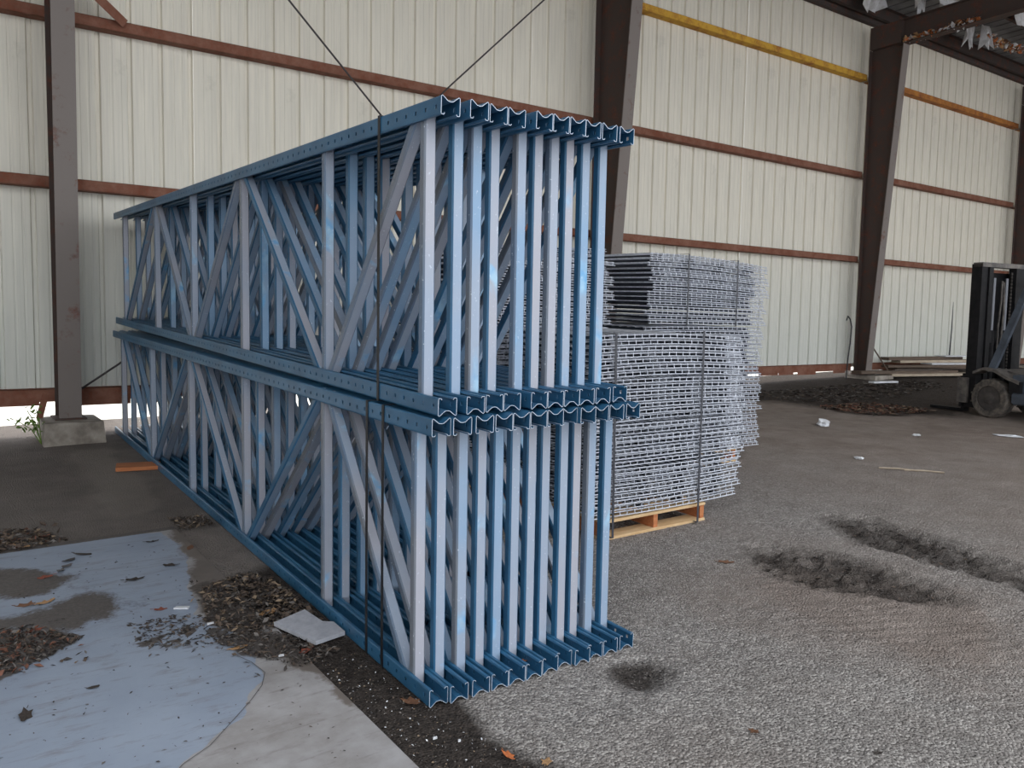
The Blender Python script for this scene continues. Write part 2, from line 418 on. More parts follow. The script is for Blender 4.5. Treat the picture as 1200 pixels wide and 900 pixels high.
xs = axis([(-8, -.6, .3), (-.6, SLAB_X, .0175)]); ys = axis([(-6, 1.6, .2), (1.6, SLAB_Y, .0175)])
SL = .004
def slab_z(X, Y):
    z = gz(X, Y) + SL + (fbm(X, Y, 3, 3, 81) - .5) * .004
    d = soft(X, Y, P['dirt2'], .1, 6, 85); return z + d * .006 * fbm(X, Y, 20, 3, 82)
me, X, Y = grid_mesh('concrete_slab', xs, ys, slab_z, M['slab'])
setattr_(me, 'paint', soft(X, Y, P['paint'], .035, 8, 83, 6, .008))
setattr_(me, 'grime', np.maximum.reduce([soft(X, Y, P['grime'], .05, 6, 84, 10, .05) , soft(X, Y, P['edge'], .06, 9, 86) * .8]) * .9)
dirt = np.maximum.reduce([soft(X, Y, P['dirt1'], .12, 7, 87, 12, .07), soft(X, Y, P['dirt2'], .12, 7, 85, 12, .08), soft(X, Y, P['band'], .08, 14, 88) * (fbm(X, Y, 20, 3, 89) > .5),
                          soft(X, Y, P['pile1'], .1, 8, 90), soft(X, Y, P['pile2'], .08, 9, 91), soft(X, Y, P['pile1b'], .08, 9, 92) * .8,
                          ((Y > 5.36) | (X < -.9)) * .8])
setattr_(me, 'dirt', dirt)
slab = tag(obj('concrete_slab', me), 'pale blue-grey painted concrete slab with dirt stains', kind='structure')
mb = MB(); pts = [(.50, 2.50), (.62, 2.637), (.72, 2.70), (.818, 2.806), (.93, 2.93), (1.0, 3.02), (1.045, 3.12), (1.03, 3.24), (1.0, 3.33)]
for (xa, ya), (xb, yb) in zip(pts[:-1], pts[1:]):
    d = Vector((xb - xa, yb - ya)).normalized(); n_ = Vector((-d.y, d.x)) * .0016; za, zb = float(gz(xa, ya)) + .0085, float(gz(xb, yb)) + .0085
    mb.add([(xa - n_.x, ya - n_.y, za), (xb - n_.x, yb - n_.y, zb), (xb + n_.x, yb + n_.y, zb), (xa + n_.x, ya + n_.y, za)], [(0, 1, 2, 3)])
mb.build('crack', mat('crack_dark', lin(92, 90, 92), .9), slab)

me, X, Y = grid_mesh('outside_ground', axis([(-60, 90, 10)]), axis([(10.3, 90.3, 8)]), lambda X, Y: gz(X, Y) - .01, M['outside'])
tag(obj('outside_ground', me), 'bright pale ground outside, seen under the wall', kind='structure')

# ------------------------------------------------------------------ walls of ribbed sheets
PITCH, SHEET = .3048, .9144
def sheet_mesh(name, z0, z1, width=SHEET):
    prof = []
    n = round(width / PITCH)
    for k in range(n):
        o = k * PITCH
        prof += [(o + .0, 0), (o + .085, 0), (o + .09, .004), (o + .105, .004), (o + .11, 0), (o + .170, 0), (o + .175, .004), (o + .19, .004), (o + .195, 0),
                 (o + .2458, 0), (o + .2578, .030), (o + .2878, .030), (o + .2998, 0)]
    prof.append((width, 0))
    t_ = .0015; mb = MB(); N = len(prof)
    vs = [(x, y, z) for z in (z0, z1) for (x, y) in prof] + [(x, y + t_, z) for z in (z0, z1) for (x, y) in prof]
    fs = [(i, i + 1, N + i + 1, N + i) for i in range(N - 1)] + [(2 * N + i, 3 * N + i, 3 * N + i + 1, 2 * N + i + 1) for i in range(N - 1)]
    fs += [(i, 2 * N + i, 2 * N + i + 1, i + 1) for i in range(N - 1)] + [(N + i, N + i + 1, 3 * N + i + 1, 3 * N + i) for i in range(N - 1)]
    fs += [(0, N, 3 * N, 2 * N), (N - 1, 3 * N - 1, 4 * N - 1, 2 * N - 1)]
    mb.add(vs, fs); return mb.mesh(name, M['sheet'])
WALL_Z0, EAVE = .56, 7.25
wall = tag(obj('wall_back', None, None, (0, YW, 0)), 'rear wall of cream ribbed metal sheets', kind='structure')
sm = sheet_mesh('wall_panel', WALL_Z0, EAVE)
x = -8.6 + .09
k = 0
while x < 29:
    o = obj('wall_panel', sm, wall, (x, random.uniform(-.003, .003), random.uniform(-.012, .012))); x += SHEET; k += 1
XR = x
wl = tag(obj('wall_left', None, None, (-8.5, 0, 0), (0, 0, math.pi / 2)), 'left end wall of ribbed metal sheets', kind='structure')
for i in range(15): obj('wall_panel', sm, wl, (-4.2 + i * SHEET, 0, 0))
wr = tag(obj('wall_right', None, None, (28.3, 0, 0), (0, 0, -math.pi / 2)), 'right end wall of ribbed metal sheets', kind='structure')
for i in range(15): obj('wall_panel', sm, wr, (-9.5 + i * SHEET, 0, 0))

def girt(name, z, x0, x1, m, h=.105, d=.14, parent=wall, label=None, n=14, ragged=0.0):
    """Z-section rail fixed to the inside of the wall sheets (local to the wall empty)"""
    mb = MB(); t_ = .006
    mb.box((x0, -d, z - .003), (x1, -.002, z + .003))
    mb.box((x0, -d, z), (x1, -d + t_, z + h))
    mb.box((x0, -d, z + h - .004), (x1, -d + .02, z + h))
    o = mb.build(name, m, parent)
    if label: o['label'] = label
    return o
COLX = [-5.9, 1.13, 8.13, 15.03, 21.35]
bays = list(zip(COLX[:-1], COLX[1:])) + [(21.35, 28)]
for (a, b) in bays:
    girt('girt', 4.26, a + .06, b - .06, M['girt']); girt('girt', 2.63, a + .06, b - .06, M['girt'])
    yz = 6.1
    girt('girt', yz, a + .06, b - .06, M['ygirt'] if b < 15.2 else M['ogirt'], label='yellow painted rail' if a == 8.13 else None)
    # base rail, torn along its lower edge
    mb = MB(); n = 12; L = b - a - .12
    mb.box((a + .06, -.11, .615), (b - .06, -.004, .623)); mb.box((a + .06, -.11, .49), (b - .06, -.104, .621))
    for i in range(n):
        if random.random() < .75:
            s0 = a + .06 + L * i / n; mb.box((s0, -.10, .455 - random.random() * .03), (s0 + L / n * random.uniform(.5, 1), -.095, .495))
    mb.build('base_rail', M['girt'], wall)

# ------------------------------------------------------------------ rigid frames: columns, piers, rafters
def column(name, x, zb, ztop, y_bot, y_top, label, yo=9.39, fw=.2):
    c = tag(obj(name, None, None, (x, yo, 0)), label, kind='structure'); L = yo
    mb = MB()
    mb.add([(-.006, 0, zb), (.006, 0, zb), (.006, y_bot - L, zb), (-.006, y_bot - L, zb), (-.006, 0, ztop), (.006, 0, ztop), (.006, y_top - L, ztop), (-.006, y_top - L, ztop)],
           [(0, 1, 2, 3), (4, 7, 6, 5), (0, 3, 7, 4), (1, 5, 6, 2), (0, 4, 5, 1), (3, 2, 6, 7)])
    mb.build('web', M['column'], c)
    mb = MB(); mb.box((-fw / 2, -.012, zb), (fw / 2, 0, ztop)); mb.build('outer_flange', M['column'], c)
    mb = MB(); a, b = y_bot - L, y_top - L
    mb.add([(-fw / 2, a, zb), (fw / 2, a, zb), (fw / 2, a - .014, zb), (-fw / 2, a - .014, zb), (-fw / 2, b, ztop), (fw / 2, b, ztop), (fw / 2, b - .014, ztop), (-fw / 2, b - .014, ztop)],
           [(0, 1, 2, 3), (4, 7, 6, 5), (0, 3, 7, 4), (1, 5, 6, 2), (0, 4, 5, 1), (3, 2, 6, 7)])
    mb.build('inner_flange', M['flange'], c)
    mb = MB(); mb.box((-fw / 2 - .04, a - .06, zb - .014), (fw / 2 + .04, .03, zb)); mb.build('base_plate', M['column'], c)
    return c
colspec = [(-5.9, .2, 9.05, 8.5, 'brown steel frame column left of the picture'),
           (1.13, .36, 9.10, 8.85, 'straight brown steel column on the concrete pier left of the blue racks'),
           (8.13, .32, 9.10, 8.58, 'tapered steel column rising behind the right end of the blue racks'),
           (15.03, .44, 9.14, 8.72, 'tapered brown steel column leaning in view left of the forklift'),
           (21.35, .5, 9.14, 8.7, 'dark steel column at the far right above the forklift')]
for (x, zb, yb, yt, lab) in colspec:
    ztop = 6.63
    column('steel_column', x, zb, ztop, yb, yt, lab)
    g0 = float(gz(x, 9.2)) - .05
    mb = MB(); w = .27 if x < 5 else .32
    bx = [(-w, -.42), (w, -.42), (w, .25), (-w, .25)]
    tp = [(-w + .02, -.40), (w - .02, -.40), (w - .02, .23), (-w + .02, .23)]
    vs = [(a, b, g0 - 0) for a, b in bx] + [(a, b, zb - .014) for a, b in tp]
    mb.add(vs, [(3, 2, 1, 0), (4, 5, 6, 7), (0, 1, 5, 4), (1, 2, 6, 5), (2, 3, 7, 6), (3, 0, 4, 7)])
    o = mb.build('concrete_pier', M['concrete'], None, (x, 9.2, 0))
    tag(o, 'rough concrete pier under the ' + lab.split(' left of')[0].split(' rising')[0].split(' leaning')[0].split(' on the')[0].split(' at the')[0] + (' in the left corner of the hall' if x == 1.13 else ' at %s' % {-5.9: 'the far left', 8.13: 'the middle behind the racks', 15.03: 'the bay left of the forklift', 21.35: 'the far right'}[x]), kind='structure')
    # knee plates
    mb = MB(); mb.box((-.1, -.62, 6.64), (.1, .0, 7.05)); o = mb.build('haunch_plate', M['column'], None, (x, 9.39, 0)); tag(o, 'steel haunch joining column and rafter above ' + lab.split(' steel')[0] + ' column at x', kind='structure'); o['label'] = 'dark haunch joining the roof beam to the ' + lab
SLOPE = .02
def zr(y): return 6.62 + (9.0 - y) * SLOPE          # underside of rafters
for i, x in enumerate(COLX):
    r = tag(obj('roof_rafter', None, None, (x, 8.77, zr(8.77))), 'deep dark steel roof beam over the ' + colspec[i][4], kind='structure'); ln = 8.9
    A = math.atan(SLOPE)
    for nm, m_, a, b in (('web', M['column'], (-.006, -ln, 0), (.006, .1, .42)), ('lower_flange', M['column'], (-.1, -ln, -.012), (.1, .1, 0)), ('upper_flange', M['column'], (-.1, -ln, .42), (.1, .1, .432))):
        mb = MB(); mb.box(a, b); o = mb.build(nm, m_, r); 
    r.rotation_euler = (-A, 0, 0)
ceil = tag(obj('ceiling', None, None, (0, 9.5, 7.28)), 'dark ribbed metal roof over the shed', kind='structure'); ceil.rotation_euler = (-math.atan(SLOPE), 0, 0)
mb = MB()
xx = -9.0
prof = []
while xx < 29: prof += [(xx, .20), (xx + .24, .20), (xx + .255, .232), (xx + .285, .232)]; xx += .3
mb.prism(prof + [(a, b + .004) for a, b in prof[::-1]], -9.3, .4, 'y')
mb.build('roof_sheet', M['roofsheet'], ceil)
for k in range(7):
    mb = MB(); yy = -.15 - k * 1.45; mb.box((-9, yy, .0), (29, yy + .006, .20)); mb.box((-9, yy, .0), (29, yy + .07, .006)); mb.box((-9, yy - .07, .194), (29, yy, .20)); mb.build('purlin', M['purlin'], ceil)
mb = MB(); mb.box((-9, -.02, -.08), (29, .07, .19)); mb.build('eave_strut', M['purlin'], ceil)

# bracing rods
def rod(pts, label):
    mb = MB(); mb.tube(pts, .011, 6); tag(mb.build('bracing_rod', M['rod'], None), label, 'rod', 'wall bracing rods')
rod([(1.28, 9.3, 7.0), (3.41, 9.3, 4.95), (4.62, 9.3, 3.80), (8.0, 9.3, .62)], 'thin steel bracing rod running down to the right behind the blue racks')
rod([(1.26, 9.34, .62), (1.62, 9.34, .87), (2.6, 9.34, 1.62), (3.7, 9.34, 2.55), (4.7, 9.34, 3.5), (5.6, 9.34, 4.39), (7.12, 9.34, 5.83), (7.95, 9.34, 6.62)], 'thin sagging bracing rod from the left column foot up to the right')
mb = MB(); mb.box((-.045, -.003, 0), (.045, .003, .62)); o = mb.build('flange_brace', M['girt'], None, (1.75, 9.38, 4.33)); o.rotation_euler = (math.radians(20), math.radians(-58), 0); tag(o, 'short rusty brace from the left column to the upper wall rail', 'brace')
mb = MB(); mb.box((-.03, -.003, 0), (.03, .003, .26)); o = mb.build('rusty_brace', M['girt'], None, (.88, 9.3, .34)); o.rotation_euler = (0, math.radians(14), 0); tag(o, 'rusty leaning plate beside the left column foot on the pier', 'brace')

# ------------------------------------------------------------------ rack frames
LEN, H, CW, CD = 6.80, 1.085, .078, .066
PHI = -.0168
def column_section():
    half = [(0, .019), (.010, .0175), (.022, .008), (.033, .0), (.038, .003), (.039, .008), (.039, .060), (.037, .066), (.026, .066), (.023, .060)]
    outer = [(-a, b) for a, b in half[::-1][:-1]] + half
    return outer
def off(poly, t_):                       # inward offset of the open section polyline
    out = []
    for i, p in enumerate(poly):
        a = Vector(poly[max(i - 1, 0)]); b = Vector(poly[min(i + 1, len(poly) - 1)]); d = (b - a).normalized()
        out.append((p[0] - d.y * t_, p[1] + d.x * t_))
    return out
def rail_mesh():
    o = column_section(); n = off(o, .0022); N = len(o); mb = MB()
    cell = .0762; nc = int(LEN / cell); L = LEN
    isside = lambda i: (abs(abs(o[i][0]) - .039) < 1e-6 and abs(abs(o[i + 1][0]) - .039) < 1e-6)
    for S, flip in ((o, False), (n, True)):
        for i in range(N - 1):
            if isside(i): continue
            vs = [(S[i][0], 0, S[i][1]), (S[i + 1][0], 0, S[i + 1][1]), (S[i + 1][0], L, S[i + 1][1]), (S[i][0], L, S[i][1])]
            mb.add(vs, [(0, 1, 2, 3) if not flip else (3, 2, 1, 0)])
    for i in range(N - 1):               # punched side walls
        if not isside(i): continue
        for k in range(nc):
            y0, y1 = k * cell, (k + 1) * cell if k < nc - 1 else L
            yc = y0 + cell / 2; za, zb = sorted((o[i][1], o[i + 1][1])); hz = .036
            rings = []
            for S in (o, n):
                X = S[i][0]
                rings.append([(X, y0, za), (X, y1, za), (X, y1, zb), (X, y0, zb), (X, yc - .0065, hz - .007), (X, yc + .0065, hz - .007), (X, yc + .0065, hz + .007), (X, yc - .0065, hz + .007)])
            fs = []
            for r_ in (0, 8): fs += [(r_ + a, r_ + (a + 1) % 4, r_ + 4 + (a + 1) % 4, r_ + 4 + a) for a in range(4)]
            fs += [(4 + a, 4 + (a + 1) % 4, 12 + (a + 1) % 4, 12 + a) for a in range(4)]
            mb.add(rings[0] + rings[1], fs)
    for y, c in ((0, 1), (L, 1)):
        vs = [(a, y, b) for a, b in o] + [(a, y, b) for a, b in n]
        mb.add(vs, [(i, i + 1, N + i + 1, N + i) for i in range(N - 1)], c)
    for e in (0, N - 1):                 # lip edges
        mb.add([(o[e][0], 0, o[e][1]), (o[e][0], L, o[e][1]), (n[e][0], L, n[e][1]), (n[e][0], 0, n[e][1])], [(0, 1, 2, 3)], 1)
    me = bpy.data.meshes.new('rail'); me.from_pydata(mb.v, [], mb.f); me.materials.append(M['blue']); me.materials.append(M['edge'])
    me.polygons.foreach_set('material_index', mb.m); me.update(); return me
RAIL = rail_mesh()

def bar_mesh(name, p, q, w=.049, d=.040, ch=.006):
    """chamfered tube from p to q in the local YZ plane; slots: 0 front/back faces, 1 side faces"""
    p, q = Vector(p), Vector(q); ax = (q - p).normalized(); sx = Vector((1, 0, 0)); sy = ax.cross(sx).normalized()
    if sy.y > 0: sy = -sy                # sy points to the front (-Y)
    a, b = w / 2, d / 2
    prof = [(-a + ch, b), (a - ch, b), (a, b - ch), (a, -b + ch), (a - ch, -b), (-a + ch, -b), (-a, -b + ch), (-a, b - ch)]
    vs = [p + sx * u + sy * v for u, v in prof] + [q + sx * u + sy * v for u, v in prof]
    mb = MB()
    for i in range(8):
        mb.add([vs[i], vs[(i + 1) % 8], vs[8 + (i + 1) % 8], vs[8 + i]], [(0, 1, 2, 3)], 1 if i in (2, 6, 1, 7) else 0)
    mb.add(vs, [tuple(range(8)), tuple(range(8, 16))[::-1]], 0)
    me = mb.mesh(name, [M['faded'], M['blue']]); return me
LOW_S = [.17, 1.08, 2.34, 3.66, 5.02, 6.42]; UP_S = [.165, 1.13, 2.44, 3.66, 4.90, 6.38]
UT = .0325
def frame_meshes(S, up):
    tl_ = (UT if up else TL) * (H / 1.127 if up else H / 1.0635); g = .045; zt = lambda q: H - .024 + tl_ * q; zb = lambda q: .024 + tl_ * q
    st = [bar_mesh('strut', (0, s, zb(s)), (0, s, zt(s))) for s in S]
    dg = []
    for i in range(5):
        a, b = S[i] + g, S[i + 1] - g
        topfirst = (i % 2 == 0) if up else (i % 2 == 1)
        dg.append(bar_mesh('diagonal_brace', (0, a, (zt if topfirst else zb)(a)), (0, b, (zb if topfirst else zt)(b))))
    return st, dg
MESHES = {True: frame_meshes(UP_S, True), False: frame_meshes(LOW_S, False)}
GREYSIDE = {}
def with_mats(me, front, side):
    k = (me.name, front, side)
    if k not in GREYSIDE:
        c = me.copy(); c.materials[0] = M[front]; c.materials[1] = M[side]; GREYSIDE[k] = c
    return GREYSIDE[k]
def rack_frame(a, up, i, n):
    if up: base = (X0 + .030 + a * math.cos(PHI), Y0 + .025 + a * math.sin(PHI), 1.067 + .0165 * a); tilt = UT
    else: base = (X0 + a * math.cos(PHI), Y0 + a * math.sin(PHI), TW * a); tilt = TL
    base = (base[0], base[1] + random.uniform(-.012, .012), base[2])
    side = 'leftmost, facing the painted slab' if i == 0 else 'rightmost, nearest the wire deck stacks' if i == n - 1 else ordinal(i) + ' from the left'
    lab = 'blue pallet rack upright frame in the %s bundle, %s' % ('upper' if up else 'lower', side)
    f = thing('rack_frame', lab, 'rack frame', base, (0, 0, PHI), 'upright frames in the %s bundle' % ('upper' if up else 'lower'))
    hh = 1.127 if up else 1.0635; sc = hh / H
    obj('rail', RAIL, f, (0, 0, 0), (tilt, 0, 0)); obj('rail', RAIL, f, (0, 0, hh), (-tilt, math.pi, 0))
    st, dg = MESHES[up]
    front = 'faded' if random.random() < .72 else 'faded2'
    if (up and i in (1, 8, 9)) or (not up and i in (4, 10, 11)): front = 'faded2'
    for k, me in enumerate(st):
        sd = 'fadedshade' if i == 0 and not (up and k == 9) else ('blue' if random.random() < .8 else 'fadedshade')
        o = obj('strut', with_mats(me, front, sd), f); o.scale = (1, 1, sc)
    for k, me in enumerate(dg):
        sd = random.choice(['fadedshade', 'fadedshade', 'blue']) if i == 0 else ('blue' if random.random() < .7 else 'fadedshade')
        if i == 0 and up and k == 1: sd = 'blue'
        o = obj('diagonal_brace', with_mats(me, front if random.random() < .6 else 'faded2', sd), f); o.scale = (1, 1, sc)
LOWA = [-.0086, .0715, .165, .2519, .3328, .4141, .4979, .5775, .6570, .7365, .818, .9111]
UPA = [-.0092, .1076, .2016, .2873, .4058, .4887, .5717, .6546, .7437, .8448]
for i, a in enumerate(LOWA): rack_frame(a + .04, False, i, len(LOWA))
for i, a in enumerate(UPA): rack_frame(a * .981 + .043, True, i, len(UPA))

def strap_loop(name, label, x0, x1, z0, z1, y, w=.019, t_=.0025, mat_='strap', loc=(0, 0, 0), rot=(0, 0, 0), plane='xz', group=None, sx=0., zoff=0.):
    """flat band lying tight around a bundle; sx is the slope of the bundle's top and bottom"""
    mb = MB(); h = w / 2
    P_ = (lambda u, v, z: (u, v, z)) if plane == 'xz' else (lambda u, v, z: (v, u, z))
    def hexa(a0, a1, zb0, zb1, zt0, zt1):
        vs = [P_(a0, y - h, zb0), P_(a1, y - h, zb1), P_(a1, y + h, zb1), P_(a0, y + h, zb0), P_(a0, y - h, zt0), P_(a1, y - h, zt1), P_(a1, y + h, zt1), P_(a0, y + h, zt0)]
        mb.add(vs, [(0, 1, 2, 3), (4, 7, 6, 5), (0, 3, 7, 4), (1, 5, 6, 2), (0, 4, 5, 1), (3, 2, 6, 7)])
    L0, L1 = zoff + sx * x0, zoff + sx * x1
    hexa(x0, x1, z1 + L0, z1 + L1, z1 + t_ + L0, z1 + t_ + L1); hexa(x0, x1, z0 - t_ + L0, z0 - t_ + L1, z0 + L0, z0 + L1)
    hexa(x0 - t_, x0, z0 - t_ + L0, z0 - t_ + L0, z1 + t_ + L0, z1 + t_ + L0); hexa(x1, x1 + t_, z0 - t_ + L1, z0 - t_ + L1, z1 + t_ + L1, z1 + t_ + L1)
    return tag(mb.build(name, M[mat_], None, loc, rot), label, 'strap', group)
strap_loop('packing_strap', 'black packing strap around the upper bundle of blue frames', -.007, .915, -.001, 1.1285, .49, loc=(X0 + .030, Y0 + .025, 1.067), rot=(0, 0, PHI), sx=.0165, zoff=UT * .49)
strap_loop('packing_strap', 'black packing strap around the lower bundle, the one nearer the front', -.009, .992, -.001, 1.0645, .40, loc=(X0, Y0, 0), rot=(0, 0, PHI), sx=TW, zoff=TL * .40)
strap_loop('packing_strap', 'black packing strap around the lower bundle, the one farther back', -.009, .992, -.001, 1.0645, .55, loc=(X0, Y0, 0), rot=(0, 0, PHI), sx=TW, zoff=TL * .55)

# ------------------------------------------------------------------ wire decks on pallets
def deck_mesh(w, d, arch, seed, drop=.026):
    rnd = random.Random(seed); mb = MB(); r = .0024; rf = .0040
    def A(x, y): return arch * (1 - (2 * (x - w / 2) / w) ** 2)
    nx = round(w / .0635); ny = round(d / .1016)
    xs = [.012 + (w - .024) * i / nx for i in range(nx + 1)]
    for x in xs:
        e0 = rnd.uniform(0, .006)
        mb.tube([(x, -e0, -drop + A(x, 0)), (x, 0, .0 + A(x, 0)), (x, .04, .0 + A(x, 0)), (x, d, .0 + A(x, 0)), (x, d + e0, -drop + A(x, 0))], [rf, rf, r, r, r], 4)
    for j in range(ny + 1):
        y = .004 + (d - .008) * j / ny
        pts = [(w * k / 6 + (-.01 if k == 0 else .01 if k == 6 else 0), y, -.004 + A(w * k / 6, 0)) for k in range(7)]
        mb.tube(pts, rf if j == 0 else r, 4)
    for y in (-.003, d + .003):
        pts = [(w * k / 6 + (-.012 if k == 0 else .012 if k == 6 else 0), y, -drop + A(w * k / 6, 0)) for k in range(7)]
        mb.tube(pts, rf if y < 0 else r, 4)
    return mb.mesh('wire_deck', M['wire'])
def chan_mesh(d):
    mb = MB(); mb.box((-.025, .05, -.026), (.025, d - .03, -.0235)); mb.box((-.025, .05, -.0235), (-.023, d - .03, -.0035)); mb.box((.023, .05, -.0235), (.025, d - .03, -.0035))
    return mb.mesh('support_channel', M['channel'])
def stack(x, y, z, w, d, n, pitch, label, group, arch0=0., arch1=0., jit=.02, rot=0., slope=0., fan=0.):
    """n decks laid flat on each other"""
    NV = 4
    ms = [deck_mesh(w, d, arch0 + (arch1 - arch0) * v / (NV - 1), v + int(x * 100)) for v in range(NV)]
    cm = chan_mesh(d); ztop = z
    for i in range(n):
        me = ms[min(NV - 1, int(i * NV / n))]
        ox = random.uniform(-jit, jit); oy = random.uniform(-jit, jit) * .4
        k = n - 1 - i
        pos = 'topmost layer' if k == 0 else 'lowest layer' if i == 0 else (ordinal(k) + ' layer from the top' if k <= n // 2 else ordinal(i) + ' layer from the bottom')
        o = tag(obj('wire_deck', me, None, (x + ox, y + oy, z + i * pitch + .028), (TL, slope + fan * i / n, rot + random.uniform(-.006, .006))), 'wire mesh deck in the ' + label + ', ' + pos, 'wire deck', group)
        for fx in (.1, .37, .63, .9): obj('support_channel', cm, o, (w * fx, 0, 0))
    return z + n * pitch

def pallet(x, y, z, w, d, label, rot=0., dz=0.):
    p = thing('pallet', label, 'pallet', (x, y, z), (TL, -TW, rot)); H_ = .125
    for i, sx in enumerate((0, w / 2 - .019, w - .038)):
        # notched stringer
        poly = [(0.01, .018), (d * .14, .018), (d * .16, .05), (d * .32, .05), (d * .34, .018), (d * .66, .018), (d * .68, .05), (d * .84, .05), (d * .86, .018), (d - .01, .018), (d - .01, H_ - .018), (.01, H_ - .018)]
        mb = MB(); mb.prism([(0.01, .018), (d - .01, .018), (d - .01, H_ - .018), (.01, H_ - .018)], sx, sx + .038, 'x'); mb.build('stringer', M['stringer'], p)
    nb = 7
    for k in range(nb):
        yy = (d - .09) * k / (nb - 1); mb = MB(); mb.box((0, yy, H_ - .018), (w, yy + .09, H_)); mb.build('deck_board', M['pine'], p, (0, 0, random.uniform(-.0005, .0015)))
    for k in range(3):
        yy = (d - .12) * k / 2; mb = MB(); mb.box((0, yy, 0), (w, yy + .12, .018)); mb.build('bottom_board', M['pine'], p)
    return p
pallet(3.36, 3.735, float(gz(3.36, 3.735)) + .005, .915, 1.10, 'pale pine pallet under the front stack of wire decks')
zA = float(gz(3.8, 4.2)) + .135
topA = stack(3.25, 3.72, zA, 1.33, 1.07, 29, (1.335 - zA) / 29, 'front stack', 'wire decks in the front pallet stack', -.012, .02, .035, slope=-.012, fan=.02)
gB = float(gz(3.6, 5.4)); 
pallet(3.15, 4.98, float(gz(3.15, 4.98)) + .005, 1.05, 1.05, 'pine pallet hidden behind the front wire deck stack, nearer the racks')
topB = stack(2.97, 4.95, gB + .14, 1.46, 1.07, 29, .0390, 'rear left stack', 'wire decks in the rear left stack', 0, .01, .03)
gC = float(gz(5.5, 5.4))
pallet(5.0, 4.98, float(gz(5.0, 4.98)) + .005, 1.1, 1.05, 'pine pallet hidden behind the front wire deck stack, farther right')
topC = stack(4.84, 4.93, gC + .145, 1.48, 1.07, 29, .0380, 'rear right stack', 'wire decks in the rear right stack', 0, .01, .03)
topD = stack(2.99, 4.93, max(1.385, topB + .004), 1.45, 1.07, 13, .0385, 'upper left stack', 'wire decks in the upper left stack', 0, .008, .05)
topE = stack(4.86, 4.92, max(1.395, topC + .004), 1.48, 1.07, 15, .0395, 'upper right stack', 'wire decks in the upper right stack', .0, .02, .05, slope=.005, fan=.03)
pallet(4.2, 6.35, float(gz(4.2, 6.35)) + .005, 1.1, 1.05, 'pine pallet at the back of the wire deck stacks')
gF = float(gz(4.8, 6.8))
topF = stack(4.1, 6.3, gF + .15, 1.48, 1.07, 46, .0390, 'rearmost stack seen in the gap', 'wire decks in the rearmost stack', 0, 0, .03, slope=-.03)

strap_loop('packing_strap', 'dark strap on the left of the front wire deck stack', 3.70, 4.86, .085, topA + .004, 0, .017, mat_='greystrap', loc=(3.405, 0, 0), plane='yz', rot=(0, -.012, 0), sx=TL, zoff=-TL * 3.72)
strap_loop('packing_strap', 'dark strap on the right of the front wire deck stack', 3.70, 4.86, .085, topA + .024, 0, .017, mat_='greystrap', loc=(4.165, 0, 0), plane='yz', rot=(0, 0, 0), sx=TL, zoff=-TL * 3.72)
strap_loop('packing_strap', 'thin strap over the upper right wire stack, nearer the racks', 4.895, 6.02, 1.385, topE - .001, 0, .015, mat_='greystrap', loc=(5.29, 0, 0), plane='yz', sx=TL, zoff=-TL * 4.92)
strap_loop('packing_strap', 'thin strap over the upper right wire stack, nearer its right end', 4.895, 6.02, 1.385, topE - .022, 0, .015, mat_='greystrap', loc=(5.92, 0, 0), plane='yz', sx=TL, zoff=-TL * 4.92)

# ------------------------------------------------------------------ forklift
fk = thing('forklift', 'dirty black and grey forklift truck parked at the right edge', 'forklift', (11.43, 5.22, float(gz(11.43, 5.22))), (0, 0, math.radians(-10)))
def wheel(x, y, r, w, side):
    mb = MB(); n = 28
    mb.lathe([(r * .66, 0), (r * .93, 0), (r, w * .1), (r, w * .9), (r * .93, w), (r * .66, w), (r * .66, 0)], (x, y, r), 'x', n, 0, False)
    for k in range(n // 2):
        a = 4 * math.pi * k / n; mt = Matrix.Translation((x + w / 2, y, r)) @ Matrix.Rotation(a, 4, 'X')
        mb.box((-w * .48, -.012, r - .004), (w * .48, .012, r + .006), 0, mt)
    tr = mb.build('tyre', M['rubber'], fk)
    mb = MB(); s = -1 if side < 0 else 1; xo = x + .02 if side < 0 else x + w - .02
    mb.lathe([(r * .67, 0), (r * .62, s * .0), (r * .55, s * -.02), (r * .30, s * -.03), (r * .28, s * .01), (r * .12, s * .02)], (xo, y, r), 'x', 24)
    rm = mb.build('rim', M['rim'], tr)
    for k in range(6):
        a = 2 * math.pi * k / 6; mb = MB(); mb.lathe([(.014, 0), (.014, s * .022)], (xo + s * -.028 - s * .0, y + r * .42 * math.cos(a), r + r * .42 * math.sin(a)), 'x', 6); mb.build('lug_nut', M['grime'], tr)
wheel(0, 0, .255, .19, -1); wheel(.90, 0, .255, .19, 1); wheel(.02, -1.35, .21, .17, -1); wheel(.90, -1.35, .21, .17, 1)
# mast
for nm, xa, xb in (('mast_rail', .10, .22), ('mast_rail', .88, 1.0)):
    mb = MB(); mb.box((xa, .27, .10), (xb, .42, 2.04)); mb.build(nm, M['black'], fk)
for xa, xb in ((.23, .31), (.79, .87)):
    mb = MB(); mb.box((xa, .25, .12), (xb, .36, 2.0)); mb.build('inner_rail', M['black'], fk)
mb = MB(); mb.box((.10, .26, 2.0), (1.0, .40, 2.06)); mb.build('mast_crossbar', M['grime'], fk)
mb = MB(); mb.box((.2, .28, .98), (.90, .34, 1.14)); mb.build('mast_crossbar', M['black'], fk)
mb = MB(); mb.box((.2, .28, .2), (.90, .34, .42)); mb.build('mast_crossbar', M['black'], fk)
for x in (.42, .68):
    mb = MB(); mb.tube([(x, .31, .2), (x, .31, 1.15)], .04, 10); mb.build('lift_cylinder', M['black'], fk, smooth=False)
    mb = MB(); mb.tube([(x, .31, 1.15), (x, .31, 1.86)], .022, 10); mb.build('piston_rod', M['chrome'], fk)
